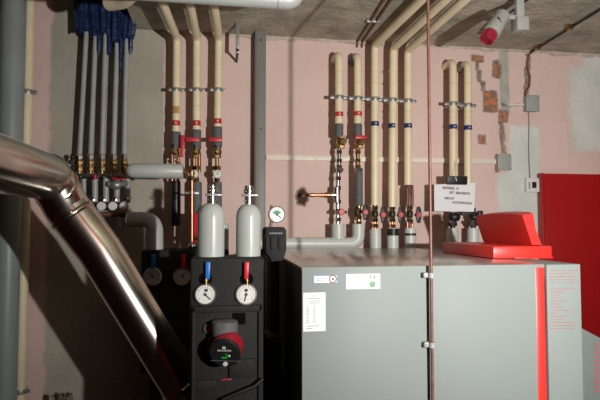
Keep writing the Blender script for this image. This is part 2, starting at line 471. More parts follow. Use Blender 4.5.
# --- five risers in the middle, two on the right
def riser_to_wall(px, ptop, T, m=None, elbow=None):
    """sleeve whose top turns back into the wall"""
    return
mid = [
    dict(k='wall', x=339, top=54, lab='first cream riser right of the cable duct, copper side branch into the wall hole'),
    dict(k='wall', x=357.7, top=55, lab='second cream riser from the cable duct with horizontal red lever and long dark sleeve'),
    dict(k='ceil', x=374.8, b=(375, 45), t=(421, 0), blue=124, bot=205, lab='third cream riser from the cable duct, bending onto the ceiling, plain grey collar'),
    dict(k='ceil', x=392.2, b=(393.5, 48), t=(445, 0), blue=126, bot=207, lab='fourth cream riser from the cable duct, grey collar with wide black top band'),
    dict(k='ceil', x=408, b=(408, 50.5), t=(464, 0), blue=126, bot=185, lab='fifth cream riser from the cable duct, bare copper above a black-ringed collar'),
    dict(k='wall', x=453, top=61, blue=127, bot=212, lab='cream riser behind the left side of the hanging note'),
    dict(k='wall', x=467.8, top=63, blue=128, bot=212, lab='cream riser behind the right edge of the hanging note, beside the broken plaster'),
]
for i, q in enumerate(mid):
    x = q['x']; T = Thing('insulated_riser', q['lab'], 'pipe', P(x, 250), 'cream insulated risers on the wall')
    bot = q.get('bot', 127)
    if q['k'] == 'ceil':
        a, end = ceiling_run(*q['b'], *q['t'], -1.5); path = [P(x, bot), a, end]
        sl = T.part('insulation_sleeve', M['cream'], MB().tube(path, RC * 1.06, fillet=.045))
    else:
        a = P(x, q['top']); path = [P(x, bot), a, V((a.x, YW + .001, a.z))]
        sl = T.part('insulation_sleeve', M['cream'], MB().tube(path, RC * (1.0 if i != 0 else 1.08), fillet=.05))
        if i in (1, 6):
            T.part('elbow_sleeve', M['rubber'] if i == 1 else mat('grey_foil', (.25, .2, .17), .6, noise=.4, nscale=40), MB().tube([a + V((0, .04, 0)), V((a.x, YW + .001, a.z))], RC * 1.1))
    for py in (72, 84, 112, 118):
        if py < bot: T.part('sleeve_joint', M['tape'], MB().lathe(P(x, py), UP, [(RC * 1.06 + .0008, 0), (RC * 1.06 + .0008, .004)], 22))
    clamp(T, P(x, 97.5 + i * .9 if i < 5 else 104 + (i - 5) * 1.5), RC * 1.06, ear=.028, h=.022)
    if 'blue' in q: band(T, P(x, q['blue']), RC * 1.06, .028, M['blueband'], 'marker_band')
    if i < 2:
        band(T, P(x, 114.5 - (0 if i == 0 else .5)), RC * 1.08, .026, M['redband'], 'marker_band')
        collar(T, P(x, 124), P(x, 137.5), .026, M['rubber'])
        vb = P(x + (2 if i == 0 else 2), 142)
        v = MB().ball(vb, .030); hexnut(v, vb + UP * .04, vb + UP * .02, .022); hexnut(v, vb - UP * .02, vb - UP * .04, .022)
        v.cyl(vb, vb + V((.01, -.05, 0)), .016, seg=12)
        vo = T.part('ball_valve', M['brass'], v)
        if i == 1: lever(T, P(361, 137.2, 2.97), .072, .022, vo, M['redlever'])
        # brass run
        brass_run(T, P(x, 147), P(x, 172), .0125, 'brass_fitting', M['chrome'] if i == 0 else M['brass'], (.2, .55, .8, .95))
        bb = MB().ball(P(x + .6, 170), .021).cyl(P(x + .6, 170), P(x + .6, 170) + V((.006, -.03, 0)), .012, seg=12)
        T.part('bleed_cap', M['chrome'], bb)
    if i == 0:
        brass_run(T, P(338, 172), P(338, 226), .0125, 'steel_pipe', M['chrome'], (.12, .3, .55, .72, .88))
        tee = P(337, 195); tb = MB().cyl(tee + UP * .045, tee - UP * .045, .019); tb.cyl(tee, P(331, 195), .017)
        T.part('tee_fitting', M['chrome'], tb)
        hole_c = at(302, 197, YW)
        br = T.part('branch_pipe', M['copper'], MB().tube([P(332, 195), P(306, 195), V((P(304, 196).x, YW + .03, hole_c.z))], .0105, fillet=.03))
        rg = MB()
        for px in (329, 313): rg.cyl(P(px, 195), P(px - 1.6, 195), .014)
        T.part('solder_sleeve', M['brass'], rg, br)
        hb = MB().box(P(341, 212, 2.96), (.016, .014, .014), .003)
        h = T.part('valve_handle', M['black'], MB().prism([P(336, 210.5, 2.965), P(347, 210.8, 2.965), P(347, 213.6, 2.965), P(336, 213.4, 2.965)], (0, .012, 0), .002).cyl(P(341.3, 212, 2.965), P(338.5, 212, 3.02), .009, seg=10))
        T.part('handle_cap', M['pinkknob'], MB().lathe(P(341.5, 212, 2.965), FR, [(.020, 0), (.020, .008), (.016, .012)], 20), h)
        collar(T, P(338, 224), P(338, 239), .038, M['lit_ins'])
    if i == 1:
        collar(T, P(359, 168.5), P(359, 206), .0235, M['rubber'], 'rubber_sleeve')
        brass_run(T, P(359, 203), P(358.5, 227), .013, 'brass_fitting', M['brass'], (.35, .6, .85))
        T.part('valve_body', M['darkbrass'], MB().ball(P(357.5, 212), .023, (.9, .9, 1.6)))
        butterfly(T, P(362.5, 212.5), 2.955, .09)
        bend = MB().tube([P(358.5, 224), P(358.5, 243.6), P(256, 243.6)], .0365, fillet=.085, seg=24)
        T.part('grey_sleeve', M['lit_ins'], bend)
    if i in (2, 3, 4):
        cx = {2: 375, 3: 392.3, 4: 409.8}[i]; hx = {2: 380, 3: 397.3, 4: 415}[i]
        brass_run(T, P(cx - .5, bot), P(cx, 231), .012, 'brass_fitting', M['brass'] if i < 4 else M['dullcopper'], (.15, .5, .8))
        for dx in (-2.3, 2.3):
            T.part('copper_pipe', M['copper'], MB().cyl(P(cx + dx, 222), P(cx + dx, 231), .007, seg=10))
        vbo = MB().ball(P(cx, 214), .021, (.95, .9, 1.5)); hexnut(vbo, P(cx, 209), P(cx, 206), .019); hexnut(vbo, P(cx, 222), P(cx, 219), .019); T.part('valve_body', M['darkbrass'], vbo)
        if i == 4:
            n = MB(); hexnut(n, P(cx, 185), P(cx, 188), .022); n.cyl(P(cx - 2.5, 188), P(cx - 2.5, 206), .009, seg=12); n.cyl(P(cx + 2.5, 188), P(cx + 2.5, 206), .009, seg=12)
            T.part('union_nut', M['dullcopper'], n)
        butterfly(T, P(hx, 215), 2.955, .098)
        c0 = 229 if i == 2 else 228
        collar(T, P(cx + .5, c0), P(cx + .5, 330), .0345, M['lit_ins'])
        if i == 3: T.part('black_band', M['black'], MB().lathe(P(cx + .5, 235.5), UP, [(.0355, 0), (.0355, .042)], 24))
        if i == 4: T.part('black_band', M['black'], MB().lathe(P(cx + .5, 235.5), UP, [(.0355, 0), (.0355, .014)], 24))
    if i >= 5:
        cx = {5: 452.5, 6: 473}[i]
        v = MB().ball(P(cx + 2, 217), .034, (1.1, .9, .9)); v.cyl(P(cx, 208), P(cx, 230), .017); hexnut(v, P(cx, 226), P(cx, 222), .028)
        T.part('valve_body', M['black'], v)
        T.part('handle_cap', M['chrome'], MB().lathe(P(cx - (1 if i == 5 else 2), 222, 2.98), FR, [(.011, 0), (.009, .012)], 14))
        collar(T, P(cx, 228), P(cx, 330), .0345, M['lit_ins'])
        if i == 6:
            T.part('valve_handle', M['black'], MB().box(P(472, 213.5, 2.95), (.13, .018, .02), .005).cyl(P(472, 213.5, 2.95), P(472, 215, 3.02), .010).box(P(480, 213.5, 2.95), (.03, .03, .035), .006))

# hole in the wall with a ragged plaster rim
hc = at(302, 197, YW); ring = []
n = 26
for k in range(n):
    a = 2 * math.pi * k / n; ring.append((a, 1 + random.uniform(-.10, .12)))
hm = MB()
hm.rings([[hc + V((math.cos(a) * .040 * j, -.0005, math.sin(a) * .058 * j)) for a, j in ring], [hc + V((math.cos(a) * .030 * j, -.003, math.sin(a) * .046 * j)) for a, j in ring], [hc + V((math.cos(a) * .026 * j, .03, math.sin(a) * .042 * j)) for a, j in ring]], False, True)
T = Thing('wall_hole', 'broken round hole in the pink wall where a copper branch pipe enters', 'hole', hc)
T.part('broken_rim', mat('broken_plaster', (.30, .20, .16), .95, noise=.5, nscale=60, bump=.8), MB().rings([[hc + V((math.cos(a) * .042 * j, -.0008, math.sin(a) * .06 * j)) for a, j in ring], [hc + V((math.cos(a) * .031 * j, -.004, math.sin(a) * .047 * j)) for a, j in ring]], False, False))
T.part('cavity', M['hole'], MB().rings([[hc + V((math.cos(a) * .031 * j, -.004, math.sin(a) * .047 * j)) for a, j in ring], [hc + V((math.cos(a) * .028 * j, -.0012, math.sin(a) * .042 * j)) for a, j in ring]], False, True))

# ------------------------------------------------------------------ wall services
def px_box(x0, y0, x1, y1, yfront, yback, bevel=.003):
    a, b = at(x0, y1, yfront), at(x1, y0, yfront)
    return MB().ext((a.x, yfront, a.z), (b.x, yback, b.z), bevel)

# grey cable duct
d = at(260, 240, 3.06)
T = Thing('cable_duct', 'tall grey cable duct on the pink wall between the riser groups', 'cable duct', V((d.x, YW, .3)))
lo, hi = at(254.3, 240, 3.06), at(266, 60, 3.06)
T.part('trunking', M['duct'], MB().ext((lo.x, 3.06, .3), (hi.x, YW + .005, ZC + .01), .004))
T.part('cover_strip', M['duct'], MB().ext((lo.x + .006, 3.055, .3), (hi.x - .006, 3.065, ZC), .002))
sv = MB()
for py in (40, 129): sv.lathe(at(261, py, 3.056), FR, [(.006, 0), (.005, .004)], 10)
T.part('cover_screw', M['black'], sv)

# ivory trunking running level behind the risers to the lower junction box
a, b = at(266, 160.2, YW), at(497, 164.5, YW)
z = (at(380, 159.6, YW)).z
T = Thing('cable_trunking', 'slim ivory cable trunking running level behind the cream risers', 'trunking', V((a.x, YW, z)))
T.part('base_strip', M['conduit'], MB().ext((a.x, YW - .016, z - .0165), (b.x, YW + .003, z + .0165), .002))
T.part('cover_strip', M['conduit'], MB().ext((a.x + .3, YW - .019, z - .015), (b.x - .02, YW - .012, z + .015), .002))

def junction(name, label, x0, y0, x1, y1, dep=.05):
    a, b = at(x0, y1, YW - dep), at(x1, y0, YW - dep)
    T = Thing(name, label, 'junction box', V(((a.x + b.x) / 2, YW, a.z)), 'grey junction boxes on the wall')
    T.part('box_body', M['boxgrey'], MB().ext((a.x + .004, YW - dep + .012, a.z + .004), (b.x - .004, YW + .004, b.z - .004), .004))
    l = T.part('box_lid', M['boxgrey'], MB().ext((a.x, YW - dep, a.z), (b.x, YW - dep + .014, b.z), .004))
    s = MB()
    for px in (a.x + .012, b.x - .012):
        for pz in (a.z + .012, b.z - .012): s.lathe(V((px, YW - dep + .001, pz)), FR, [(.005, 0), (.004, .003)], 10)
    T.part('lid_screws', M['duct'], s, l)
    return T
J1 = junction('junction_box', 'grey junction box at the right end of the ivory trunking', 498.3, 154, 511.5, 170)
J2 = junction('junction_box', 'upper grey junction box under the cable coming down from the ceiling', 527, 95, 539.6, 111)
# cable from the upper box to the thermostat, cable from the ceiling to the upper box
a = at(528.5, 110, YW - .01)
single('thermostat_cable', 'thin grey cable dropping from the upper junction box to the thermostat', 'cable', M['inkgrey'],
       MB().tube([a, at(529, 122, YW - .006), at(528.6, 150, YW - .006), at(530, 178, YW - .01)], .0032, seg=8), a)
kn = at(528.5, 122, YW - .008)
z0 = ZC - .022
c0 = at_z(531, 52.5, z0); c1 = at_z(600, 10, z0); c2 = c0 + (c1 - c0) * 2.2
T = Thing('ceiling_cable', 'dark cable in a clipped conduit crossing the right ceiling then dropping to the box', 'cable', c0)
T.part('ceiling_conduit', M['black'], MB().tube([V((c0.x, YW - .02, z0)), c1, c2], .006, seg=10))
wobble = [at(529, 56, YW - .014), at(527, 66, YW - .012), at(530, 76, YW - .014), at(529.5, 86, YW - .014), at(525, 93, YW - .014), at(526, 97, YW - .014)]
T.part('wall_drop', M['dullcopper'], MB().tube([V((c0.x, YW - .02, z0))] + wobble, .006, seg=8))
for f in (.12, .62):
    p = c0 + (c1 - c0) * f
    T.part('conduit_clip', M['brass'], MB().lathe(p - (c1 - c0).normalized() * .012, c1 - c0, [(.014, 0), (.014, .024)], 14).box(V((p.x, p.y, ZC - .006)), (.05, .024, .014), .003))
lk0, lk1 = at(508, 105, YW - .006), at(524, 104.5, YW - .006)
single('link_cable', 'short white cable from the filled chase to the upper junction box', 'cable', M['white'], MB().tube([lk0, lk1], .006, seg=8), lk0)

a, b = at(527.3, 192, YW - .035), at(539.5, 178, YW - .035)
T = Thing('thermostat', 'small white thermostat with a dark display above the red panel', 'thermostat', V(((a.x + b.x) / 2, YW, a.z)))
T.part('housing', M['white'], MB().ext((a.x, YW - .035, a.z), (b.x, YW + .004, b.z), .005))
q0, q1 = at(532.3, 188, YW - .037), at(536.5, 182, YW - .037)
T.part('display', M['black'], MB().ext((q0.x, YW - .037, q0.z), (q1.x, YW - .03, q1.z), .001))
T.part('button_row', M['boxgrey'], MB().ext((q0.x - .026, YW - .0365, q0.z - .008), (q0.x - .012, YW - .03, q1.z), .002))

# note clipped on the right risers
pz = 2.955
T = Thing('paper_note', 'handwritten white sheet hung from a black clip on the right cream risers', 'note', at(454, 212, pz))
n, mrows = 10, 6; rings = []
tl, tr, br_, bl = at(434.2, 184.5, pz), at(475.5, 182.8, pz), at(473.6, 211.6, pz), at(434, 211.2, pz)
for j in range(mrows + 1):
    row = []
    for k in range(n + 1):
        u, v = k / n, j / mrows
        p = (tl * (1 - u) + tr * u) * (1 - v) + (bl * (1 - u) + br_ * u) * v
        row.append(p + V((0, .004 * math.sin(u * 3.1) * v - .010 * v * abs(u - .5), 0)))
    rings.append(row + [p + V((0, .001, 0)) for p in reversed(row)])
ps = T.part('sheet', M['paper'], MB().rings(rings))
for txt, px, py, w in (('KESSEL 4', 450.5, 188.2, 18), ('IST  BAUSEITS', 460, 193.2, 24), ('NICHT', 449.5, 198.4, 11), ('AUTOMATISCH', 462.5, 203, 23)):
    T.text('handwriting', txt, .021, at(px, py, pz - .0105), M['ink'], ps, roll=math.radians(-3), shear=.15, width=w * .0054)
cb = MB(); c0, c1 = at(447, 184.5, pz - .01), at(467, 176.3, pz - .01)
cb.prism([V((c0.x, pz - .012, c0.z)), V((c0.x, pz + .008, c0.z)), V((c0.x, pz + .018, c1.z)), V((c0.x, pz - .020, c1.z))], (c1.x - c0.x, 0, 0), .002)
clip = T.part('binder_clip', M['black'], cb)
T.part('clip_wire', M['chrome'], MB().tube([at(453, 181, pz - .02), at(454, 177, pz - .018), at(455.5, 177, pz - .018), at(456.5, 181, pz - .02)], .0016, seg=8), clip)
T.part('string', M['ink'], MB().tube([at(455, 178, pz - .012), at(455, 160, 3.002)], .0011, seg=6))

# red sheet panel by the wall
a, b = at(542.5, 180, 3.09), at(640, 174, 3.09); zt = at(560, 173.6, 3.09).z
T = Thing('red_panel', 'large red lacquered sheet standing against the wall right of the boiler', 'panel', V(((a.x + b.x) / 2, 3.1, 0)))
xr = X1 - .05
T.part('sheet', M['redpanel'], MB().ext((a.x, 3.09, 0), (xr, 3.13, zt), .004))
T.part('edge_profile', M['redpanel'], MB().ext((a.x - .004, 3.086, 0), (a.x + .010, 3.14, zt + .002), .003))

# grey drain pipe and slim cream pipe at the far left
def straight_pipe(name, label, cat, m, xt, xb, Y, r, clips, group=None, collars=()):
    c = at((xt + xb) / 2, 200, Y)
    T = Thing(name, label, cat, V((c.x, Y, 0)), group)
    T.part('pipe_run', m, MB().cyl(V((c.x, Y, 0)), V((c.x, Y, ZH)), r, seg=28))
    for py in clips: clamp(T, V((c.x, Y, at(xb, py, Y).z)), r, h=.026, ear=.02)
    return T
T = straight_pipe('drain_pipe', 'thick grey plastic drain pipe at the far left edge', 'pipe', M['pvc'], 12.7, 5.2, 2.98, .062, ())
T.part('pipe_socket', M['pvc'], MB().lathe(V((T.loc.x, 2.98, .3)), UP, [(.069, 0), (.069, .12), (.063, .125)], 28))
T.part('wall_bracket', M['zinc'], MB().ext((T.loc.x - .02, 3.03, 2.0), (T.loc.x + .02, YW + .01, 2.04), .003))
straight_pipe('cream_drop_pipe', 'slim cream pipe beside the thick grey drain pipe at far left', 'pipe', M['cream'], 30, 20, 3.06, .028, (92, 391))

# grey insulated pipe crossing under the ceiling
a = at(60, -4, 2.1); b = at(292, -.5, 2.1); r = .034
zc = at(285, 1, 2.1).z
T = Thing('ceiling_pipe', 'grey insulated pipe crossing level near the ceiling with rounded end', 'pipe', V((a.x, 2.1, zc)))
pe = V((at(296, 0, 2.1).x, 2.1, zc))
T.part('grey_sleeve', M['grey_ins'], MB().tube([V((X0 + .0, 2.1, zc)), pe, V((pe.x + .0, 2.1, ZC))], r, seg=26, fillet=.045))
sx = at(277, 5, 2.1).x
T.part('sleeve_joint', M['pvc'], MB().cyl(V((sx, 2.1, zc)), V((sx + .005, 2.1, zc)), r + .0012, seg=26))

# hanging steel strip
a = at(236, 10, 2.95); c = at(237.5, 53, 2.95)
T = Thing('hanger_rod', 'short grey steel hanger rod below the ceiling left of the duct', 'rod', V((c.x, 2.95, c.z)))
T.part('rod', M['zinc'], MB().box(V((c.x, 2.95, (c.z + ZC) / 2)), (.020, .014, ZC - c.z), .002))
T.part('end_bolt', M['black'], MB().cyl(V((c.x, 2.93, c.z + .012)), V((c.x, YW + .01, c.z + .012)), .008, seg=10))

# cables on the ceiling left of the long runs
z1 = ZC - .012
for k, (p, q, lab) in enumerate((((356, 44), (384, 0), 'left of the two thin dark cables on the ceiling before the cream pipes'), ((361, 44), (391, 0), 'right of the two thin dark cables on the ceiling, next to the first cream pipe'))):
    a, b = at_z(*p, z1), at_z(*q, z1); a.y = min(a.y, YW - .01)
    T = Thing('ceiling_wire', lab, 'cable', a, 'dark wires on the ceiling')
    T.part('wire', M['dullcopper'], MB().tube([a + V((0, .0, -.03)), a, a + (b - a) * 2.5], .0065, seg=10))
    m_ = a + (b - a) * .55
    T.part('wire_clip', M['zinc'], MB().box(V((m_.x, m_.y, ZC - .008)), (.045, .016, .022), .003))

# industrial plug hanging below the ceiling
Ypl = 2.35
p0, p1 = at(503.5, 14, Ypl), at(487, 39, Ypl - .02)
T = Thing('power_plug', 'grey industrial plug with red end fixed under the ceiling', 'plug', p0)
ax = p1 - p0; L_ = ax.length
T.part('plug_body', M['plug'], MB().lathe(p0, ax, [(.018, -.01), (.033, 0), (.040, L_ * .1), (.040, L_ * .42), (.0425, L_ * .45), (.0425, L_ * .74), (.039, L_ * .76)], 26))
rc_ = MB().lathe(p0 + ax * .72, ax, [(.030, 0), (.032, L_ * .05), (.032, L_ * .33), (.028, L_ * .35), (.026, L_ * .30)], 22)
for k in range(8):
    a_ = k * math.pi / 4; u_, w_ = rc_._frame(ax); rc_.cyl(p0 + ax * .80 + (u_ * math.cos(a_) + w_ * math.sin(a_)) * .031, p0 + ax * 1.04 + (u_ * math.cos(a_) + w_ * math.sin(a_)) * .031, .006, seg=8)
T.part('red_collar', mat('crimson_plug_ring', (.30, .010, .035), .45, noise=.05), rc_, label='red plug collar')
T.part('latch', M['black'], MB().box(p0 + ax * .38 + V((-.010, -.040, 0)), (.006, .008, .035), .002, rot=V((0, 0, 1)).rotation_difference(V((.4, 0, -.8))).to_matrix()))
bk = at(520, 25, Ypl)
brm = MB().box(V((bk.x, Ypl, bk.z)), (.064, .06, .068), .004)
bko = T.part('mounting_bracket', M['plug'], brm)
T.part('bracket_arm', M['plug'], MB().box((bk + p0) / 2 + V((0, 0, .01)), (.10, .02, .02), .003).ext((bk.x - .02, Ypl - .01, bk.z), (bk.x + .02, Ypl + .02, ZC + .005), .002), bko)
f0 = at_z(522, 0, ZC - .03)
T.part('feed_conduit', M['zinc'], MB().tube([p0 + V((0, 0, .0)), p0 + (f0 - p0) * 1.0, p0 + (f0 - p0) * 2.2], .010, seg=12))
f1 = at_z(527, 0, ZC - .02)
T.part('feed_cable', M['black'], MB().tube([p0 + V((.02, .03, .0)), f1 + V((0, 0, 0)), p0 + (f1 - p0) * 2.2], .006, seg=10))

# ------------------------------------------------------------------ left distribution manifold with five pipes
YM = 3.05
def Q(px, py, Y=YM): return at(px, py, Y)
T = Thing('pipe_manifold', 'nickel distribution manifold fed by grey pipes on the bare render', 'manifold', Q(104, 205))
bar = MB().cyl(Q(72, 176.5), Q(134, 177.5), .017, seg=18)
for px in (79, 90.5, 102, 113.5, 125): hexnut(bar, Q(px - 2.6, 177), Q(px + 2.6, 177), .022)
T.part('header_bar', M['chrome'], bar)
lower = MB().cyl(Q(90, 214), Q(134, 215), .014, seg=16)
T.part('lower_bar', M['dullcopper'], lower)
tops = (86, 95.5, 105.5, 117.2, 126.8); bots = (79.5, 90.5, 102, 113.7, 124.3)
for k in range(5):
    nb = MB(); px = bots[k]
    hexnut(nb, Q(px, 154), Q(px, 159.5), .0185)
    T.part('compression_nut', M['chrome'], nb)
    bb = MB(); hexnut(bb, Q(px, 160), Q(px, 164.5), .021); bb.cyl(Q(px, 159), Q(px, 177), .0125, seg=14); hexnut(bb, Q(px, 166), Q(px, 171.5), .019)
    T.part('brass_connector', M['brass'], bb)
for k, px in enumerate((84, 95, 106, 117, 127.5)):
    T.part('tail_pipe', M['greypipe'], MB().cyl(Q(px, 178), Q(px, 202), .0165 if k else .012, seg=14))
for k, px in enumerate((94, 104.5, 116, 127)):
    T.part('tail_nut', M['chrome'], MB().lathe(Q(px, 203), UP, [(.015, 0), (.019, .006), (.019, .028), (.014, .036)], 8))
for px, py in ((101, 206), (112.4, 206), (123.7, 206)):
    c = Q(px, py, 2.99)
    k_ = T.part('balancing_cap', M['white'], MB().lathe(c + V((0, .03, 0)), FR, [(.022, 0), (.024, .006), (.024, .028), (.020, .032)], 20))
    T.part('cap_stem', M['brass'], MB().cyl(c + V((0, .02, 0)), c + V((0, .09, .0)), .012, seg=12), k_)
v = MB(); vc = Q(116, 185, 3.01); v.ball(vc, .030, (1.2, 1, .9)); hexnut(v, Q(122, 183, 3.01), Q(128, 183.5, 3.01), .018); v.cyl(Q(108, 184, 3.01), Q(124, 184, 3.01), .016)
vo = T.part('shutoff_valve', M['zinc'], v)
T.part('red_lever', M['redlever'], MB().box(Q(118.5, 178.6, 2.98), (.07, .014, .014), .004, rot=Matrix.Rotation(math.radians(4), 3, 'Y')), vo, label='red valve lever')
T.part('red_cap', M['redlever'], MB().box(Q(95, 177, 3.01), (.013, .02, .028), .003), label='small red cap')
T.part('drain_tap', M['zinc'], MB().lathe(Q(119.5, 229, 3.01), FR, [(.011, 0), (.011, .012), (.007, .012), (.007, .004)], 14).cyl(Q(119.5, 216), Q(119.5, 229), .008, seg=10))
sd = MB()
for px, py in ((73, 157), (71, 162), (73, 168)): sd.ball(Q(px, py, 3.03), .014)
sd.cyl(Q(73, 155, 3.03), Q(73, 176, 3.03), .008, seg=10)
T.part('air_vent', M['black'], sd)
sb = MB()
for px in (76, 130): sb.ext((Q(px, 176).x - .012, YM, Q(px, 177.5).z - .012), (Q(px, 176).x + .012, YW + .01, Q(px, 175).z + .008), .002)
T.part('wall_bracket', M['zinc'], sb)

names = ('leftmost', 'second', 'middle', 'fourth', 'rightmost')
wraps = [((78, 0), (83, 31), .040), ((89, 0), (96, 34), .034), ((105, 6), (105.5, 33), .036), ((121, 8), (117.5, 41), .042), ((137, 0), (128, 36), .036)]
for k in range(5):
    lab = {0: 'leftmost of the five grey pipes rising from the manifold, dark blue foil top', 1: 'second grey pipe from the left above the manifold, dark blue foil top', 2: 'middle one of the five grey pipes above the manifold',
           3: 'fourth grey pipe above the manifold, longest blue foil wrap', 4: 'rightmost of the five grey pipes above the manifold, widely fanned foil'}[k]
    T = Thing('supply_pipe', lab, 'pipe', Q(bots[k], 155), 'five grey pipes above the manifold')
    a, b = Q(bots[k], 157), Q(tops[k], 40)
    top = a + (b - a) * ((ZH - a.z) / (b.z - a.z))
    T.part('pipe_run', M['greypipe'], MB().tube([a, b, top], .0135, seg=16))
    T.part('foil_strand', M['blue'], MB().tube([b + V((.022, -.012, .05)), b + V((.026, -.018, -.03 - .03 * (k % 3))), b + V((.021, -.014, -.09 - .14 * (k == 3)))], [.013, .012, .003], seg=8)) if k in (1, 2, 3, 4) else None
    (x0, y0), (x1, y1), rr_ = wraps[k]
    w0, w1 = Q(x1, y1), Q(x0, min(y0, 2) - 44)
    # crumpled wrap: a fluted sleeve
    t = w1 - w0; u = V((1, 0, 0)); rings_ = []
    for j in range(12):
        f = j / 11; cpt = w0 + t * f
        rings_.append([cpt + V((math.cos(2 * math.pi * s / 28), math.sin(2 * math.pi * s / 28), 0)) * rr_ * (1 - .12 * f) * (1 + .16 * math.sin(s * 2 * math.pi / 28 * 7 + k + f * 3) + random.uniform(-.05, .05)) + V((0, 0, random.uniform(-.006, .006) if j else random.uniform(-.03, .02))) for s in range(28)])
    T.part('foil_wrap', M['blue'], MB().rings(rings_))

# torn lagging at the bottom
lc = at(60, 396, 3.05); rg_ = []
for j, (rr_, zz) in enumerate(((.05, 0), (.055, lc.z * .5), (.06, lc.z - .05), (.058, lc.z - .01), (.03, lc.z - .02))):
    rg_.append([V((lc.x, 3.05, zz)) + V((math.cos(2 * math.pi * k / 26), math.sin(2 * math.pi * k / 26), 0)) * rr_ * random.uniform(.9, 1.15) + V((0, 0, random.uniform(-.03, .03) if j >= 3 else 0)) for k in range(26)])
T = Thing('lagged_pipe', 'torn tan lagging at the bottom edge under the flue', 'pipe', V((lc.x, 3.05, 0)))
T.part('lagging', M['wool'], MB().rings(rg_))

# cream stub among the foil
a = at(104, 3, 2.72); e1 = at(132, -2, 2.6)
T = Thing('cream_ceiling_pipe', 'cream pipe end showing between the blue foil wraps under the ceiling', 'pipe', a)
T.part('insulation_sleeve', M['cream'], MB().tube([at(109, 3, 2.36), at(124, 1, 2.3), at(138, -14, 2.15)], .034, fillet=.06))

# grey insulated pipe crossing at mid height, with its elbow below
Yg = 2.720
T = Thing('insulated_branch', 'grey insulated level pipe just right of the manifold', 'pipe', at(157, 178, Yg), 'grey insulated branches on the left')
pa, pb = at(126.5, 170.5, Yg), at(183, 170.5, Yg); rb = .0385
pb.z = pa.z
T.part('grey_sleeve', M['grey_ins'], MB().lathe(pa, pb - pa, [(.012, 0), (.026, .006), (.034, .018), (rb, .036), (rb, (pb - pa).length - .002), (rb * .97, (pb - pa).length)], 28))
q = V((pb.x - .045, Yg, pb.z))
T.part('copper_tail', M['copper'], MB().tube([V((pb.x - .03, Yg, pb.z)), V((pb.x + .012, Yg + .06, pb.z)), V((pb.x + .012, YP, pb.z)), P(176, 160)], .011, fillet=.03))

Yb2 = 2.62
# second pump group (unlit) behind
T2 = Thing('pump_group', 'unlit black pump group standing behind, between flue and front pump group', 'pump group', V((at(172, 300, 2.75).x, 2.8, 0)), 'black foam pump groups')
a, b = at(139.5, 374, 2.72), at(229, 249.5, 2.72)
T2.part('foam_shell', M['foam'], MB().ext((a.x, 2.72, a.z), (b.x, 2.94, b.z), .012))
T2.part('inset_panel', M['foam'], MB().ext((a.x + .03, 2.708, a.z + .05), (b.x - .03, 2.73, a.z + .26), .006))
T2.part('stand', M['boilerdark'], MB().ext((a.x + .04, 2.78, 0), (a.x + .09, 2.86, a.z + .01), .004).ext((b.x - .09, 2.78, 0), (b.x - .04, 2.86, a.z + .01), .004))
M['shadedial'] = mat('shaded_dial_face', (.40, .39, .37), .5, noise=.05)  # white dial greyed down, shade of the unlit group put into the colour
for px, nd, col in ((152.5, -40, 'bluelever'), (182.5, 30, 'redlever')):
    dial_gauge(T2, at(px, 276.5, 2.695), .046, 'thermometer', M['chrome'], nd, face=M['shadedial'])
    T2.part('valve_lever', M[col], MB().box(at(px + 1, 261.5, 2.7), (.022, .02, .07), .004))
T3 = Thing('insulated_branch', 'grey insulated elbow turning down behind the flue', 'pipe', at(155, 246, 2.8), 'grey insulated branches on the left')
T3.part('grey_sleeve', M['grey_ins'], MB().tube([at(128, 219.5, 2.82), at(155.5, 219.5, 2.8), at(155.5, 250.5, 2.8)], [.0385] * 17 if False else .040, fillet=.09, steps=12, seg=26))
T3.part('bottom_nut', M['chrome'], MB().lathe(at(155.5, 250.3, 2.8), UP, [(.02, -.002), (.024, .004), (.012, .01)], 10))

# copper riser with red-handled valve feeding the second group
T = Thing('copper_riser', 'bright copper pipe with a clip left of the left grey cylinder', 'pipe', at(191.8, 250, 2.8))
ca, cb2 = at(191.8, 250, 2.8), at(191.8, 179, 2.8)
T.part('pipe_run', M['copper'], MB().cyl(ca, cb2, .0125, seg=16))
nn = MB(); hexnut(nn, at(191.8, 180.5, 2.8), at(191.8, 176, 2.8), .018); nn.cyl(at(191.8, 181, 2.8), at(191.8, 171, 2.8), .012); T.part('union_nut', M['brass'], nn)
T.part('pipe_clip', M['zinc'], MB().lathe(at(191.8, 194, 2.8), UP, [(.016, 0), (.016, .014)], 18).box(at(191.8, 193, 2.8), (.075, .01, .012), .002).cyl(at(191.8, 193, 2.8), V((at(191.8, 193, 2.8).x, YW + .01, at(191.8, 193, 2.8).z)), .005, seg=8))
T.part('valve_handle', M['redlever'], MB().box(at(200, 228, 2.84), (.075, .02, .16), .01), label='red valve handle')
T.part('handle_stem', M['brass'], MB().cyl(at(200, 238, 2.84), at(192, 238, 2.8), .012, seg=10))
T.part('valve_body', M['chrome'], MB().ball(at(191.8, 246, 2.78), .022).ball(at(197.5, 245, 2.78), .017))

# ------------------------------------------------------------------ front pump group
YG = 1.9
def G(px, py, Y=YG): return at(px, py, Y)
a, b = G(188.6, 420), G(264.5, 257.5)
zb = .62
T = Thing('pump_group', 'lit black foam pump group in front with two white thermometers and a red pump', 'pump group', V(((a.x + b.x) / 2, YG + .1, 0)), 'black foam pump groups')
sg = s_at(G(226, 300))
shell = MB().ext((a.x, YG, zb), (b.x, YG + .19, b.z), .012)
fs = T.part('foam_shell', M['foam'], shell)
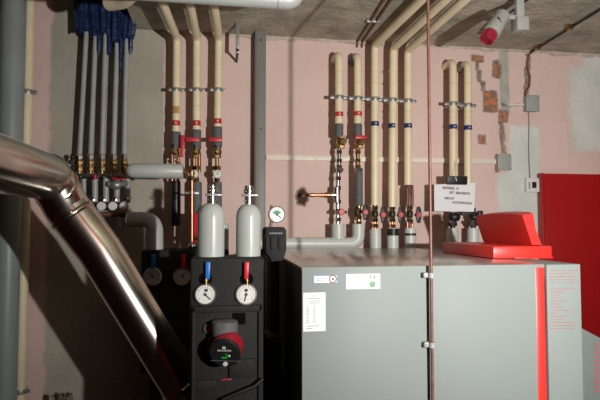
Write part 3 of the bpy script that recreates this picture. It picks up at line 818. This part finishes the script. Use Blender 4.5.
# raised frame round the pump recess: four rails
f0, f1 = G(193, 306), G(259.5, 306)
fr = MB()
fr.ext((a.x + .008, YG - .012, zb), (G(196, 300).x, YG + .01, f0.z), .005)
fr.ext((G(258, 300).x, YG - .012, zb), (b.x - .008, YG + .01, f0.z), .005)
fr.ext((a.x + .008, YG - .012, f0.z - .024), (b.x - .008, YG + .01, f0.z), .005)
T.part('front_frame', M['foam'], fr)
ins = MB()
ins.ext((G(198, 0).x, YG - .006, G(0, 399).z), (G(219, 0).x, YG + .01, G(0, 389).z), .004)
ins.ext((G(231, 0).x, YG - .010, G(0, 388).z), (G(256, 0).x, YG + .01, G(0, 368).z), .004)
T.part('foam_insert', M['foam'], ins)
T.part('slot', M['matte'], MB().ext((G(234, 0).x, YG - .003, G(0, 331.5).z), (G(247, 0).x, YG + .01, G(0, 319).z), .002))
T.part('stand', M['boilerdark'], MB().ext((a.x + .03, YG + .11, 0), (a.x + .08, YG + .18, zb + .01), .004).ext((b.x - .08, YG + .11, 0), (b.x - .03, YG + .18, zb + .01), .004))
for px, col, nd in ((205.3, 'bluelever', 135), (246.3, 'redlever', 195)):
    g = dial_gauge(T, G(px, 294.5, YG - .012), 10.8 * sg * .985, 'thermometer', M['chrome'], nd, depth=.03)
    c = G(px, 291, YG - .0135)
    pk = T.part('needle_hub', M['ink'], MB().lathe(G(px + 1 if px < 230 else px, 290.3, YG - .0135), FR, [(.006, 0), (.005, .003)], 12), g)
    lx = px + (2.2 if px < 230 else 0)
    lv = MB().prism([G(lx - 2, 262, YG - .02), G(lx + 3, 262, YG - .02), G(lx + 2.2, 279.5, YG - .02), G(lx - 2.2, 279.5, YG - .02)], (0, .016, 0), .003)
    l = T.part('valve_lever', M[col], lv, label='blue valve lever' if col == 'bluelever' else 'red valve lever')
    st = MB().cyl(G(px + .6, 278.5, YG - .012), G(px + .6, 284.5, YG - .012), .008, seg=12); st.ball(G(px + .6, 281, YG - .012), .0095); st.cyl(G(px + .6, 281, YG - .012), G(px + .6, 281, YG + .03), .008)
    T.part('valve_spindle', M['brass'], st, l)
    T.part('lever_recess', M['matte'], MB().lathe(G(px + .3, 279, YG + .002), FR, [(.024, 0), (.024, .004), (.020, .005)], 20))
# circulation pump
pc = G(224.5, 354, YG - .10); rp = 0.0506
tilt = V((-.26, -1, -.36)).normalized()
M['pumpred'] = mat('dark_red_pump_paint', (.33, 0.012, 0.025), .4, noise=0.046)
pump = T.part('circulation_pump', M['rubber'], MB().lathe(G(225, 340, YG + 0.02), tilt, [(0.0552, 0), (0.0552, 0.03), (0.05152, 0.0506)], 30).lathe(G(224.5, 326.5, YG - 0.03), UP, [(0.045, -0.03), (0.048, .0), (0.046, 0.018), (0.034, 0.024)], 26))
T.part('red_housing', M['pumpred'], MB().lathe(pc - tilt * 0.0506, tilt, [(0.046, -0.02), (0.05336, -0.012), (0.0552, 0.026), (0.05382, 0.04)], 34), pump, label='red pump housing')
T.part('control_face', M['black'], MB().lathe(pc - tilt * 0.018, tilt, [(0.05382, 0), (0.05382, 0.012), (0.04968, 0.018)], 36), pump)
tz = math.asin(tilt.z); rzv = math.atan2(tilt.x, -tilt.y)
Rf = Matrix.Rotation(rzv, 3, 'Z') @ Matrix.Rotation(math.pi / 2 - tz, 3, 'X')
def facept(u, v): return pc + Rf @ V((u, v, 0)) + tilt * 0.0008
for txt, u, v, w, sz, mm in (('GRUNDFOS', 0, 0.013, 0.047, 0.009, M['white']),):
    T.text('maker_name', txt, sz, facept(u, v), mm, pump, rx=math.pi / 2 - tz, rz=rzv, width=w)
lm = MB()
for s in (-1, 1): lm.box(facept(0, 0.024), (0.013, 0.0035, 0.001), rot=Rf @ Matrix.Rotation(s * math.radians(40), 3, 'Z'))
T.part('maker_emblem', M['white'], lm, pump)
dm = MB().box(facept(-0.001, -0.014), (0.02, 0.006, 0.001), rot=Rf)
dm.box(facept(0.006, -0.002), (0.003, 0.009, 0.001), rot=Rf @ Matrix.Rotation(.6, 3, 'Z')); dm.box(facept(0.01, -0.005), (0.009, 0.003, 0.001), rot=Rf)
T.part('power_display', M['led'], dm, pump)
T.part('display_dot', M['white'], MB().lathe(facept(0.016, -0.007), tilt, [(0.004, 0), (0.003, 0.001)], 12), pump)
T.part('button', M['white'], MB().lathe(facept(0, -0.038), tilt, [(0.0085, 0), (0.0075, 0.003)], 18), pump)
T.part('face_line', M['inkgrey'], MB().box(facept(0, -0.026), (0.102, 0.0008, 0.0008), rot=Rf), pump)
T.part('vent_screw', M['chrome'], MB().lathe(G(208.5, 328.5, YG - 0.004), FR, [(0.018, 0), (0.018, 0.006), (0.011, 0.006), (0.01, 0.002)], 22).lathe(G(210.8, 328.5, YG - 0.004), FR, [(0.008, 0), (0.006, 0.012)], 12))
T.part('red_tag', M['redlever'], MB().box(G(226, 379.5, YG - 0.012), (0.038, 0.003, 0.004), 0.001))
T.part('pump_cable', M['black'], MB().tube([G(222, 400, YG - 0.03), G(238, 393, YG - 0.03), G(255, 386, YG - 0.03), G(263, 379, YG - 0.025)], 0.007, seg=10))

# two grey insulated cylinders standing on it, and one more behind
YCY = 2.0
cyl_data = [(210.8, 257.5, 203.5, 13.4, 'left one of the two round-topped grey pipe shells on the front pump group', 213.5),
            (248.3, 257.5, 204.5, 12.3, 'right one of the two round-topped grey pipe shells on the front pump group', 248.5)]
for px, yb, yt, wpx, lab, nx in cyl_data:
    c = G(px, yb - 1, YCY); r = wpx * s_at(c); T_ = Thing('pipe_shell', lab, 'pipe shell', V((c.x, YCY, b.z)), 'round-topped grey shells')
    top = G(px, yt, YCY).z; H = top - b.z
    prof = [(r * .985, -.002), (r, .006)] + [(r, H - r * 1.05)]
    for k in range(1, 9):
        t = k / 8 * math.radians(78); prof.append((r * (.22 + .78 * math.cos(t)), H - r * 1.05 + r * 1.05 * math.sin(t) / math.sin(math.radians(78))))
    prof.append((.012, H))
    o = T_.part('grey_sleeve', M['grey_ins'], MB().lathe(V((c.x, YCY, b.z)), UP, prof, 36))
    T_.part('split_line', M['duct'], MB().box(V((c.x + r * .05, YCY - r * .985, b.z + H * .45)), (.0014, r * .04, H * .72)), o)
    nk = G(px + (1.5 if px < 230 else .5), 195, YCY)
    nm = MB().cyl(V((nk.x, YCY, top - .02)), V((nk.x, YCY, G(0, 183, YCY).z)), .0145, seg=16)
    for py0, py1, rr_ in ((201, 195.5, .0165), (191, 186.8, .020), (186.6, 183.2, .017)):
        nm.lathe(V((nk.x, YCY, G(0, py0, YCY).z)), UP, [(rr_ * .85, 0), (rr_, .003), (rr_, G(0, py1, YCY).z - G(0, py0, YCY).z - .003), (rr_ * .85, G(0, py1, YCY).z - G(0, py0, YCY).z)], 20)
    T_.part('union_neck', M['chrome'], nm)
    T_.part('neck_clip', M['zinc'], MB().box(V((nk.x + .004, YCY, G(0, 193.2, YCY).z)), (.062, .03, .008), .002))
c = at(223.8, 249.4, 2.82)
T_ = Thing('pipe_shell', 'pale grey pipe shell half hidden behind the left front shell', 'pipe shell', V((c.x, 2.82, c.z)), 'round-topped grey shells')
h_ = at(0, 223.5, 2.82).z - c.z
T_.part('grey_sleeve', M['grey_ins'], MB().lathe(V((c.x, 2.82, c.z)), UP, [(.026, -.002), (.026, h_ - .006), (.021, h_)], 24))

# black foam block with gauge on top, beside the boiler
YK = 2.04
def K(px, py, Y=YK): return at(px, py, Y)
a2, b2 = K(264.5, 253), K(286.5, 227)
T = Thing('valve_block', 'black foam valve block with a round gauge on top, left of boiler', 'valve block', V(((a2.x + b2.x) / 2, YK + .06, 0)))
T.part('upper_block', M['foam'], MB().prism([V((a2.x, YK, a2.z + .01)), V((a2.x + .03, YK, a2.z - .035)), V((b2.x - .012, YK, a2.z - .03)), V((b2.x, YK, a2.z + .01)), V((b2.x, YK, b2.z - .012)), V((b2.x - .01, YK, b2.z)), V((a2.x + .008, YK, b2.z)), V((a2.x, YK, b2.z - .010))], (0, .12, 0), .004))
ribs = MB()
for x0, x1 in ((266.5, 269.5), (271, 277), (278.5, 284.5)): ribs.ext((K(x0, 0).x, YK - .008, K(0, 252).z), (K(x1, 0).x, YK + .01, K(0, 238).z), .003)
ribs.ext((K(266, 0).x, YK - .010, K(0, 236.8).z), (K(285.5, 0).x, YK + .01, K(0, 229.5).z), .003)
T.part('moulded_ribs', M['foam'], ribs)
mk = MB()
for k in range(7): mk.box(K(270.3 + k * 1.9, 233.3, YK - .0112), (.0045, .001, .006))
T.part('moulded_marks', M['inkgrey'], mk)
lo1, hi1 = K(266, 420, 1.97), K(281.5, 337, 1.97)
T.part('lower_block', M['foam'], MB().ext((lo1.x, 1.97, .62), (hi1.x, 2.13, hi1.z), .014))
T.part('stand', M['boilerdark'], MB().ext((lo1.x + .02, 2.06, 0), (hi1.x - .02, 2.10, .63), .004))
lo2, hi2 = K(266, 420, 1.95), K(284, 374, 1.95)
T.part('lower_step', M['foam'], MB().ext((lo1.x, 1.95, .60), (hi1.x + .012, 2.14, hi2.z), .01))
T.part('connecting_pipe', M['boilerdark'], MB().cyl(V(((a2.x + b2.x) / 2, YK + .06, hi1.z - .02)), V(((a2.x + b2.x) / 2, YK + .06, a2.z - .01)), .022))
gc = K(277, 214.5, YK + .03)
g = dial_gauge(T, gc, .034, 'pressure_gauge', mat('dark_gauge_rim', (.07, .045, .04), .5, noise=.1), 130, depth=.03)
fan = [gc + V((0, -.0012, 0))] + [gc + V((math.sin(t) * .017, -.0012, math.cos(t) * .017)) for t in [math.radians(-75 + k * 15) for k in range(11)]]
T.part('green_sector', M['dialgreen'], MB().prism(fan, (0, .0008, 0)), g)
sm = MB().cyl(V((K(272, 0).x, YK + .04, b2.z - .005)), V((K(273.5, 0).x, YK + .04, K(0, 216).z)), .006); sm.cyl(V((K(273, 0).x, YK + .045, K(0, 208).z)), V((K(273, 0).x, YK + .045, K(0, 203).z)), .005); sm.box(V((K(273, 0).x, YK + .045, K(0, 207).z)), (.012, .012, .016), .002)
sm.tube([V((K(273.5, 0).x, YK + .04, K(0, 216).z)), V((K(275, 0).x, YK + .05, gc.z)), gc + V((0, .025, 0))], .006)
T.part('gauge_stem', M['dullcopper'], sm)

# ------------------------------------------------------------------ stainless flue
S = [at(-120, 131, 1.2), at(0, 164.5, 1.70), at(47, 177, 2.17)]
E = [at(66, 206, 2.24), at(100, 250.5, 2.26), at(182, 385, 2.28)]
T = Thing('flue_pipe', 'large polished stainless steel flue pipe slanting down from the left', 'flue pipe', E[2])
RF = .090
T.part('upper_section', M['steel'], MB().tube([S[0], S[1], S[2]], RF, seg=48))
d1 = (S[2] - S[1]).normalized(); d2 = (E[1] - E[0]).normalized()
mid_ = at(57, 189, 2.21)
gap = MB(); seq = [S[2] - d1 * .03, S[2] + d1 * .01, mid_, E[0] - d2 * .0, E[0] + d2 * .02]
T.part('elbow', M['steel'], MB().tube(seq, RF * .985, seg=48))
T.part('lower_section', M['steel'], MB().tube([E[0], E[1], E[2]], RF * .985, seg=48))
def bead(c, d, r=RF):
    return MB().lathe(c - d * .012, d, [(r * .98, 0), (r * 1.035, .005), (r * 1.05, .012), (r * 1.035, .019), (r * .98, .024)], 48)
T.part('joint_bead', M['seam'], bead(S[2], d1)); T.part('joint_bead', M['seam'], bead(mid_, (d1 + d2).normalized(), RF)); T.part('joint_bead', M['seam'], bead(E[0] + d2 * .045, d2))
T.part('joint_bead', M['seam'], bead(E[2], d2))
# lower elbow and stub into the boiler's rear
YBo = 1.65
bl_x = at(302, 267, YBo).x
e3 = E[2] + d2 * ((E[2].z - .42) / -d2.z)
T.part('lower_elbow', M['steel'], MB().tube([E[2], e3, V((e3.x + .22, 2.27, .36)), V((bl_x + .01, 2.27, .36))], RF * .985, seg=40, fillet=.10))

# ------------------------------------------------------------------ boiler
def B(px, py, Y=YBo): return at(px, py, Y)
zt = B(302, 267.3).z
xl, xr = B(302, 300).x, B(545.5, 300).x
xp0, xp1 = B(546.5, 300).x, B(580.5, 300).x
YBB = YBo * 43.5 / 24.8
xm0, xm1 = B(429.6, 300).x, B(433.6, 300).x
xred0 = B(536.5, 300).x
T = Thing('boiler', 'large silver-grey floor-standing boiler with red control box and red stripe', 'boiler', V(((xl + xp1) / 2, (YBo + YBB) / 2, 0)))
T.part('carcass', M['boilerdark'], MB().ext((xl + .006, YBo + .012, .06), (xp1 - .02, YBB - .01, zt - .012)))
T.part('plinth', M['boilerdark'], MB().ext((xl + .04, YBo + .05, 0), (xp1 - .06, YBB - .05, .065), .004))
pl = T.part('side_panel', M['boiler'], MB().ext((xl, YBo, .07), (xm0 + .004, YBo + .02, zt), .0025))
pr = T.part('side_panel', M['boiler'], MB().ext((xm0 + .007, YBo, .07), (xred0, YBo + .02, zt), .0025))
T.part('red_stripe', M['redpaint'], MB().ext((xred0 + .001, YBo + .004, .07), (xp0 - .003, YBo + .024, zt - .004), .002), label='red vertical stripe')
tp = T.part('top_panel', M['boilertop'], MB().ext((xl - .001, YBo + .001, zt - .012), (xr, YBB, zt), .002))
T.part('rear_panel', M['boilerdark'], MB().ext((xl, YBo + .02, .07), (xl + .008, YBB - .002, zt - .012)))
ep = T.part('end_panel', M['boiler'], MB().ext((xp0, YBo - .004, .07), (xp1, YBB - .02, B(560, 264.3).z), .003))
# sloping front cowl at the burner end
c0 = B(581, 326).z
cz1 = at(600, 337.5, YBo + .03).z
xw = at(600, 337, YBo + .03).x
dx = xw - xp1
cw = [V((xp1 - .002, YBo + .03, .1)), V((xp1 - .002, YBo + .03, c0)), V((xp1 + dx * 2.2, YBo + .03, c0 + (cz1 - c0) * 2.2)), V((xp1 + dx * 2.2, YBo + .03, .1))]
cow = T.part('burner_cowl', mat('boiler_enamel_shaded', (.13, .155, .15), .5, noise=.03, spec=.2), MB().prism(cw, (0, .65, 0), .004))  # boiler enamel again, darkened to hold the cowl's shade
cp = MB()
for k in range(12): cp.box(at(596.5, 344 + k * 4.3, YBo + .0295), (.014, .0012, .006))
T.part('warning_print', M['inkred'], cp, cow)
# red control box with its lid standing open
f_l = at(494, 259.3, 1.0); 
def on_top(px, py): return at_z(px, py, zt)
cA = on_top(493.6, 259.2); cB = on_top(551, 258.4); cD = on_top(441, 249.3)
ybk = cA.y * 1.25; hz = at(494, 246.3, cA.y).z - zt
pbx = MB().ext((cA.x, cA.y, zt + .001), (cB.x, ybk, zt + hz), .006)
cb_ = T.part('control_box', M['redpaint'], pbx, label='red control box')
yl0 = cA.y + .0; 
pts_ = [at(532, 245.2, yl0 + .02), at(542.3, 245, yl0 + .02), at(537, 229, yl0 + .02), at(533.2, 212, yl0 + .02), at(521.3, 214.2, yl0 + .02)]
pts_[0].z = pts_[1].z = zt + hz - .002
dl = yl0 * .205
lr = []
for k in range(13):
    f = k / 12; ins = .006 if k in (0, 12) else 0
    cen = sum(pts_, V((0, 0, 0))) / 5; lr.append([])
    for j, p in enumerate(pts_):
        pp = p + V((0, dl * f, 0))
        if j in (3, 4): pp.z += .006 * math.sin(math.pi * f)
        pp += (cen - p).normalized() * ins
        lr[-1].append(pp)
ld = T.part('lid', M['redpaint'], MB().rings(lr), cb_)
p_ = at(527, 216, yl0 + .02)
T.part('base_lip', M['redpaint'], MB().ext((cA.x + .09, cA.y - .004, zt + .0005), (cB.x + .001, cA.y + .05, zt + .008), .002), cb_)
# stickers
def sticker(x0, y0, x1, y1, m, name, label, par, yy=YBo, th=.0012, bevel=.0):
    a, b_ = B(x0, y1, yy), B(x1, y0, yy)
    o = T.part(name, m, MB().ext((a.x, yy - th, a.z), (b_.x, yy + .001, b_.z), bevel), par); o['label'] = label; return o
s1 = sticker(313.3, 275.2, 337.5, 283.4, M['lightblue'], 'round_logo_sticker', 'small blue-edged sticker with round emblem', pl)
s1b = sticker(314, 275.8, 336.8, 282.8, M['paper'], 'sticker_face', 'white sticker face', pl, YBo - .0004)
lg = B(332.8, 279, YBo - .0012)
T.part('round_emblem', M['brownprint'], MB().lathe(lg, FR, [(.0135, 0), (.0135, .0012), (.0095, .0012), (.0095, 0)], 26), pl)
T.part('emblem_centre', M['brownprint'], MB().lathe(lg, FR, [(.005, 0), (.004, .001)], 16), pl)
sm_ = MB()
for k, (xa, xb) in enumerate(((316, 326), (316, 325))): sm_.box(B((xa + xb) / 2, 278.2 + k * 2, YBo - .0018), ((xb - xa) * .0031, .0006, .0022))
T.part('small_print', M['inkgrey'], sm_, pl)
s2 = sticker(346, 273.6, 380, 289.2, M['paper'], 'service_sticker', 'white service sticker with green dot', pl)
sm_ = MB()
for k, (xa, xb) in enumerate(((348, 363), (348, 361), (348, 359), (348, 358))): sm_.box(B((xa + xb) / 2, 275.6 + k * 3.5, YBo - .0014), ((xb - xa) * .0031, .0005, .0016))
T.part('small_print', mat('faint_grey_print', (.42, .42, .42), .6, noise=.05), sm_, pl)
T.part('green_dot', M['lightgreen'], MB().lathe(B(372.5, 284.4, YBo - .001), FR, [(.0105, 0), (.0105, .0008)], 22), pl)
ic = MB()
for s in (-1, 1): ic.tube([B(372.3 + s * .6, 279.3, YBo - .0014), B(372.3 + s * 2.2, 278, YBo - .0014), B(372.3 + s * 1.9, 275.2, YBo - .0014)], .0014, seg=6)
T.part('sticker_icon', M['ink'], ic, pl)
s3 = sticker(303.2, 292.3, 325.4, 331.6, M['paper'], 'inspection_label', 'white inspection label with printed lines', pl)
sm_ = MB()
rows = [(311, 317, 296), (307, 322, 298.5), (308, 321, 301), (309, 321, 303)] + [(306, 309.5, 307 + 2.2 * k) for k in range(8)] + [(312.5, 316, 306 + 2 * k) for k in range(9)] + [(306, 320, 326), (306, 313, 328.5)]
for xa, xb, y in rows: sm_.box(B((xa + xb) / 2, y, YBo - .0014), ((xb - xa) * .0029, .0005, .0022))
T.part('small_print', M['inkgrey'], sm_, pl)
# red small print on the end panel
sm_ = MB(); random.seed(3)
for k in range(20):
    y = 270.5 + k * 3.05
    if k == 5: continue
    xs_ = [(550, 557), (562, 577)] if k in (0, 4) else [(549.5, 576 - random.uniform(0, 6))] if k in (1, 2, 3, 17, 18, 19) else [(549.5 + random.uniform(0, 1.5), 560 + random.uniform(-3, 14))]
    for xa, xb in xs_:
        x = xa
        while x < xb:
            w = random.uniform(1.0, 3.0); sm_.box(B(x + w / 2, y, YBo - .0046), (w * .0029, .0005, .0018)); x += w + .55
T.part('red_small_print', M['inkred'], sm_, ep)
T.part('dark_small_print', M['inkgrey'], MB().box(B(564.5, 282.6, YBo - .0046), (.043, .0006, .003)), ep)

# copper pipe hanging down in front of the boiler
yc = YBo - .021
ct, cbm = at(431.2, 0, yc), at(431.2, 400, yc)
xc = at(431.4, 300, yc).x
T = Thing('copper_drop', 'thin copper pipe dropping from the ceiling in front of the boiler', 'pipe', V((xc, yc, .05)))
T.part('pipe_run', M['dullcopper'], MB().cyl(V((xc, yc, .05)), V((xc, yc, ZC)), .0052, seg=16))
for py in (275.3, 345):
    z_ = B(431, py, yc).z
    k_ = T.part('pipe_clip', M['clipgrey'], MB().box(V((xc - .008, YBo - .010, z_)), (.034, .020, .017), .003).lathe(V((xc, yc, z_ - .0085)), UP, [(.0105, 0), (.0105, .017)], 18))
    T.part('clip_screw', M['zinc'], MB().lathe(V((xc - .018, YBo - .020, z_)), FR, [(.003, 0), (.002, .002)], 10), k_)
T.part('foot_bracket', M['zinc'], MB().box(V((xc, YBo - .014, .1)), (.03, .03, .02), .003).cyl(V((xc, yc, 0)), V((xc, yc, .06)), .006))

# ------------------------------------------------------------------ light
def area(name, loc, target, size, power, color, shape='DISK'):
    l = bpy.data.lights.new(name, 'AREA'); l.shape = shape; l.size = size; l.energy = power; l.color = color
    o = bpy.data.objects.new(name, l); COL.objects.link(o); o.location = loc
    o.rotation_euler = (V(target) - V(loc)).to_track_quat('-Z', 'Y').to_euler(); return o
right = RM @ V((1, 0, 0))
p = bpy.data.lights.new('work_lamp', 'SPOT'); p.energy = 310; p.spot_size = math.radians(128); p.spot_blend = 1; p.shadow_soft_size = .022; p.color = (1, .97, .92)
po = bpy.data.objects.new('work_lamp', p); COL.objects.link(po); po.location = CAM + right * 1.0 + V((0, 0, .03))
po.rotation_euler = (at(400, 70, YW) - po.location).to_track_quat('-Z', 'Y').to_euler()
area('warm_fill', (1.2, -1.0, ZC - .08), (.5, 2.5, 1.2), .9, 2.6, (1, .25, .15))  # unseen warm fill, added to redden the shadows

w = bpy.data.worlds.new('world'); sc.world = w; w.use_nodes = True
w.node_tree.nodes['Background'].inputs[0].default_value = (.02, .016, .013, 1); w.node_tree.nodes['Background'].inputs[1].default_value = 1
sc.view_settings.view_transform = 'Standard'; sc.view_settings.look = 'None'; sc.view_settings.gamma = 1; sc.view_settings.use_curve_mapping = False
sc.view_settings.exposure = 0
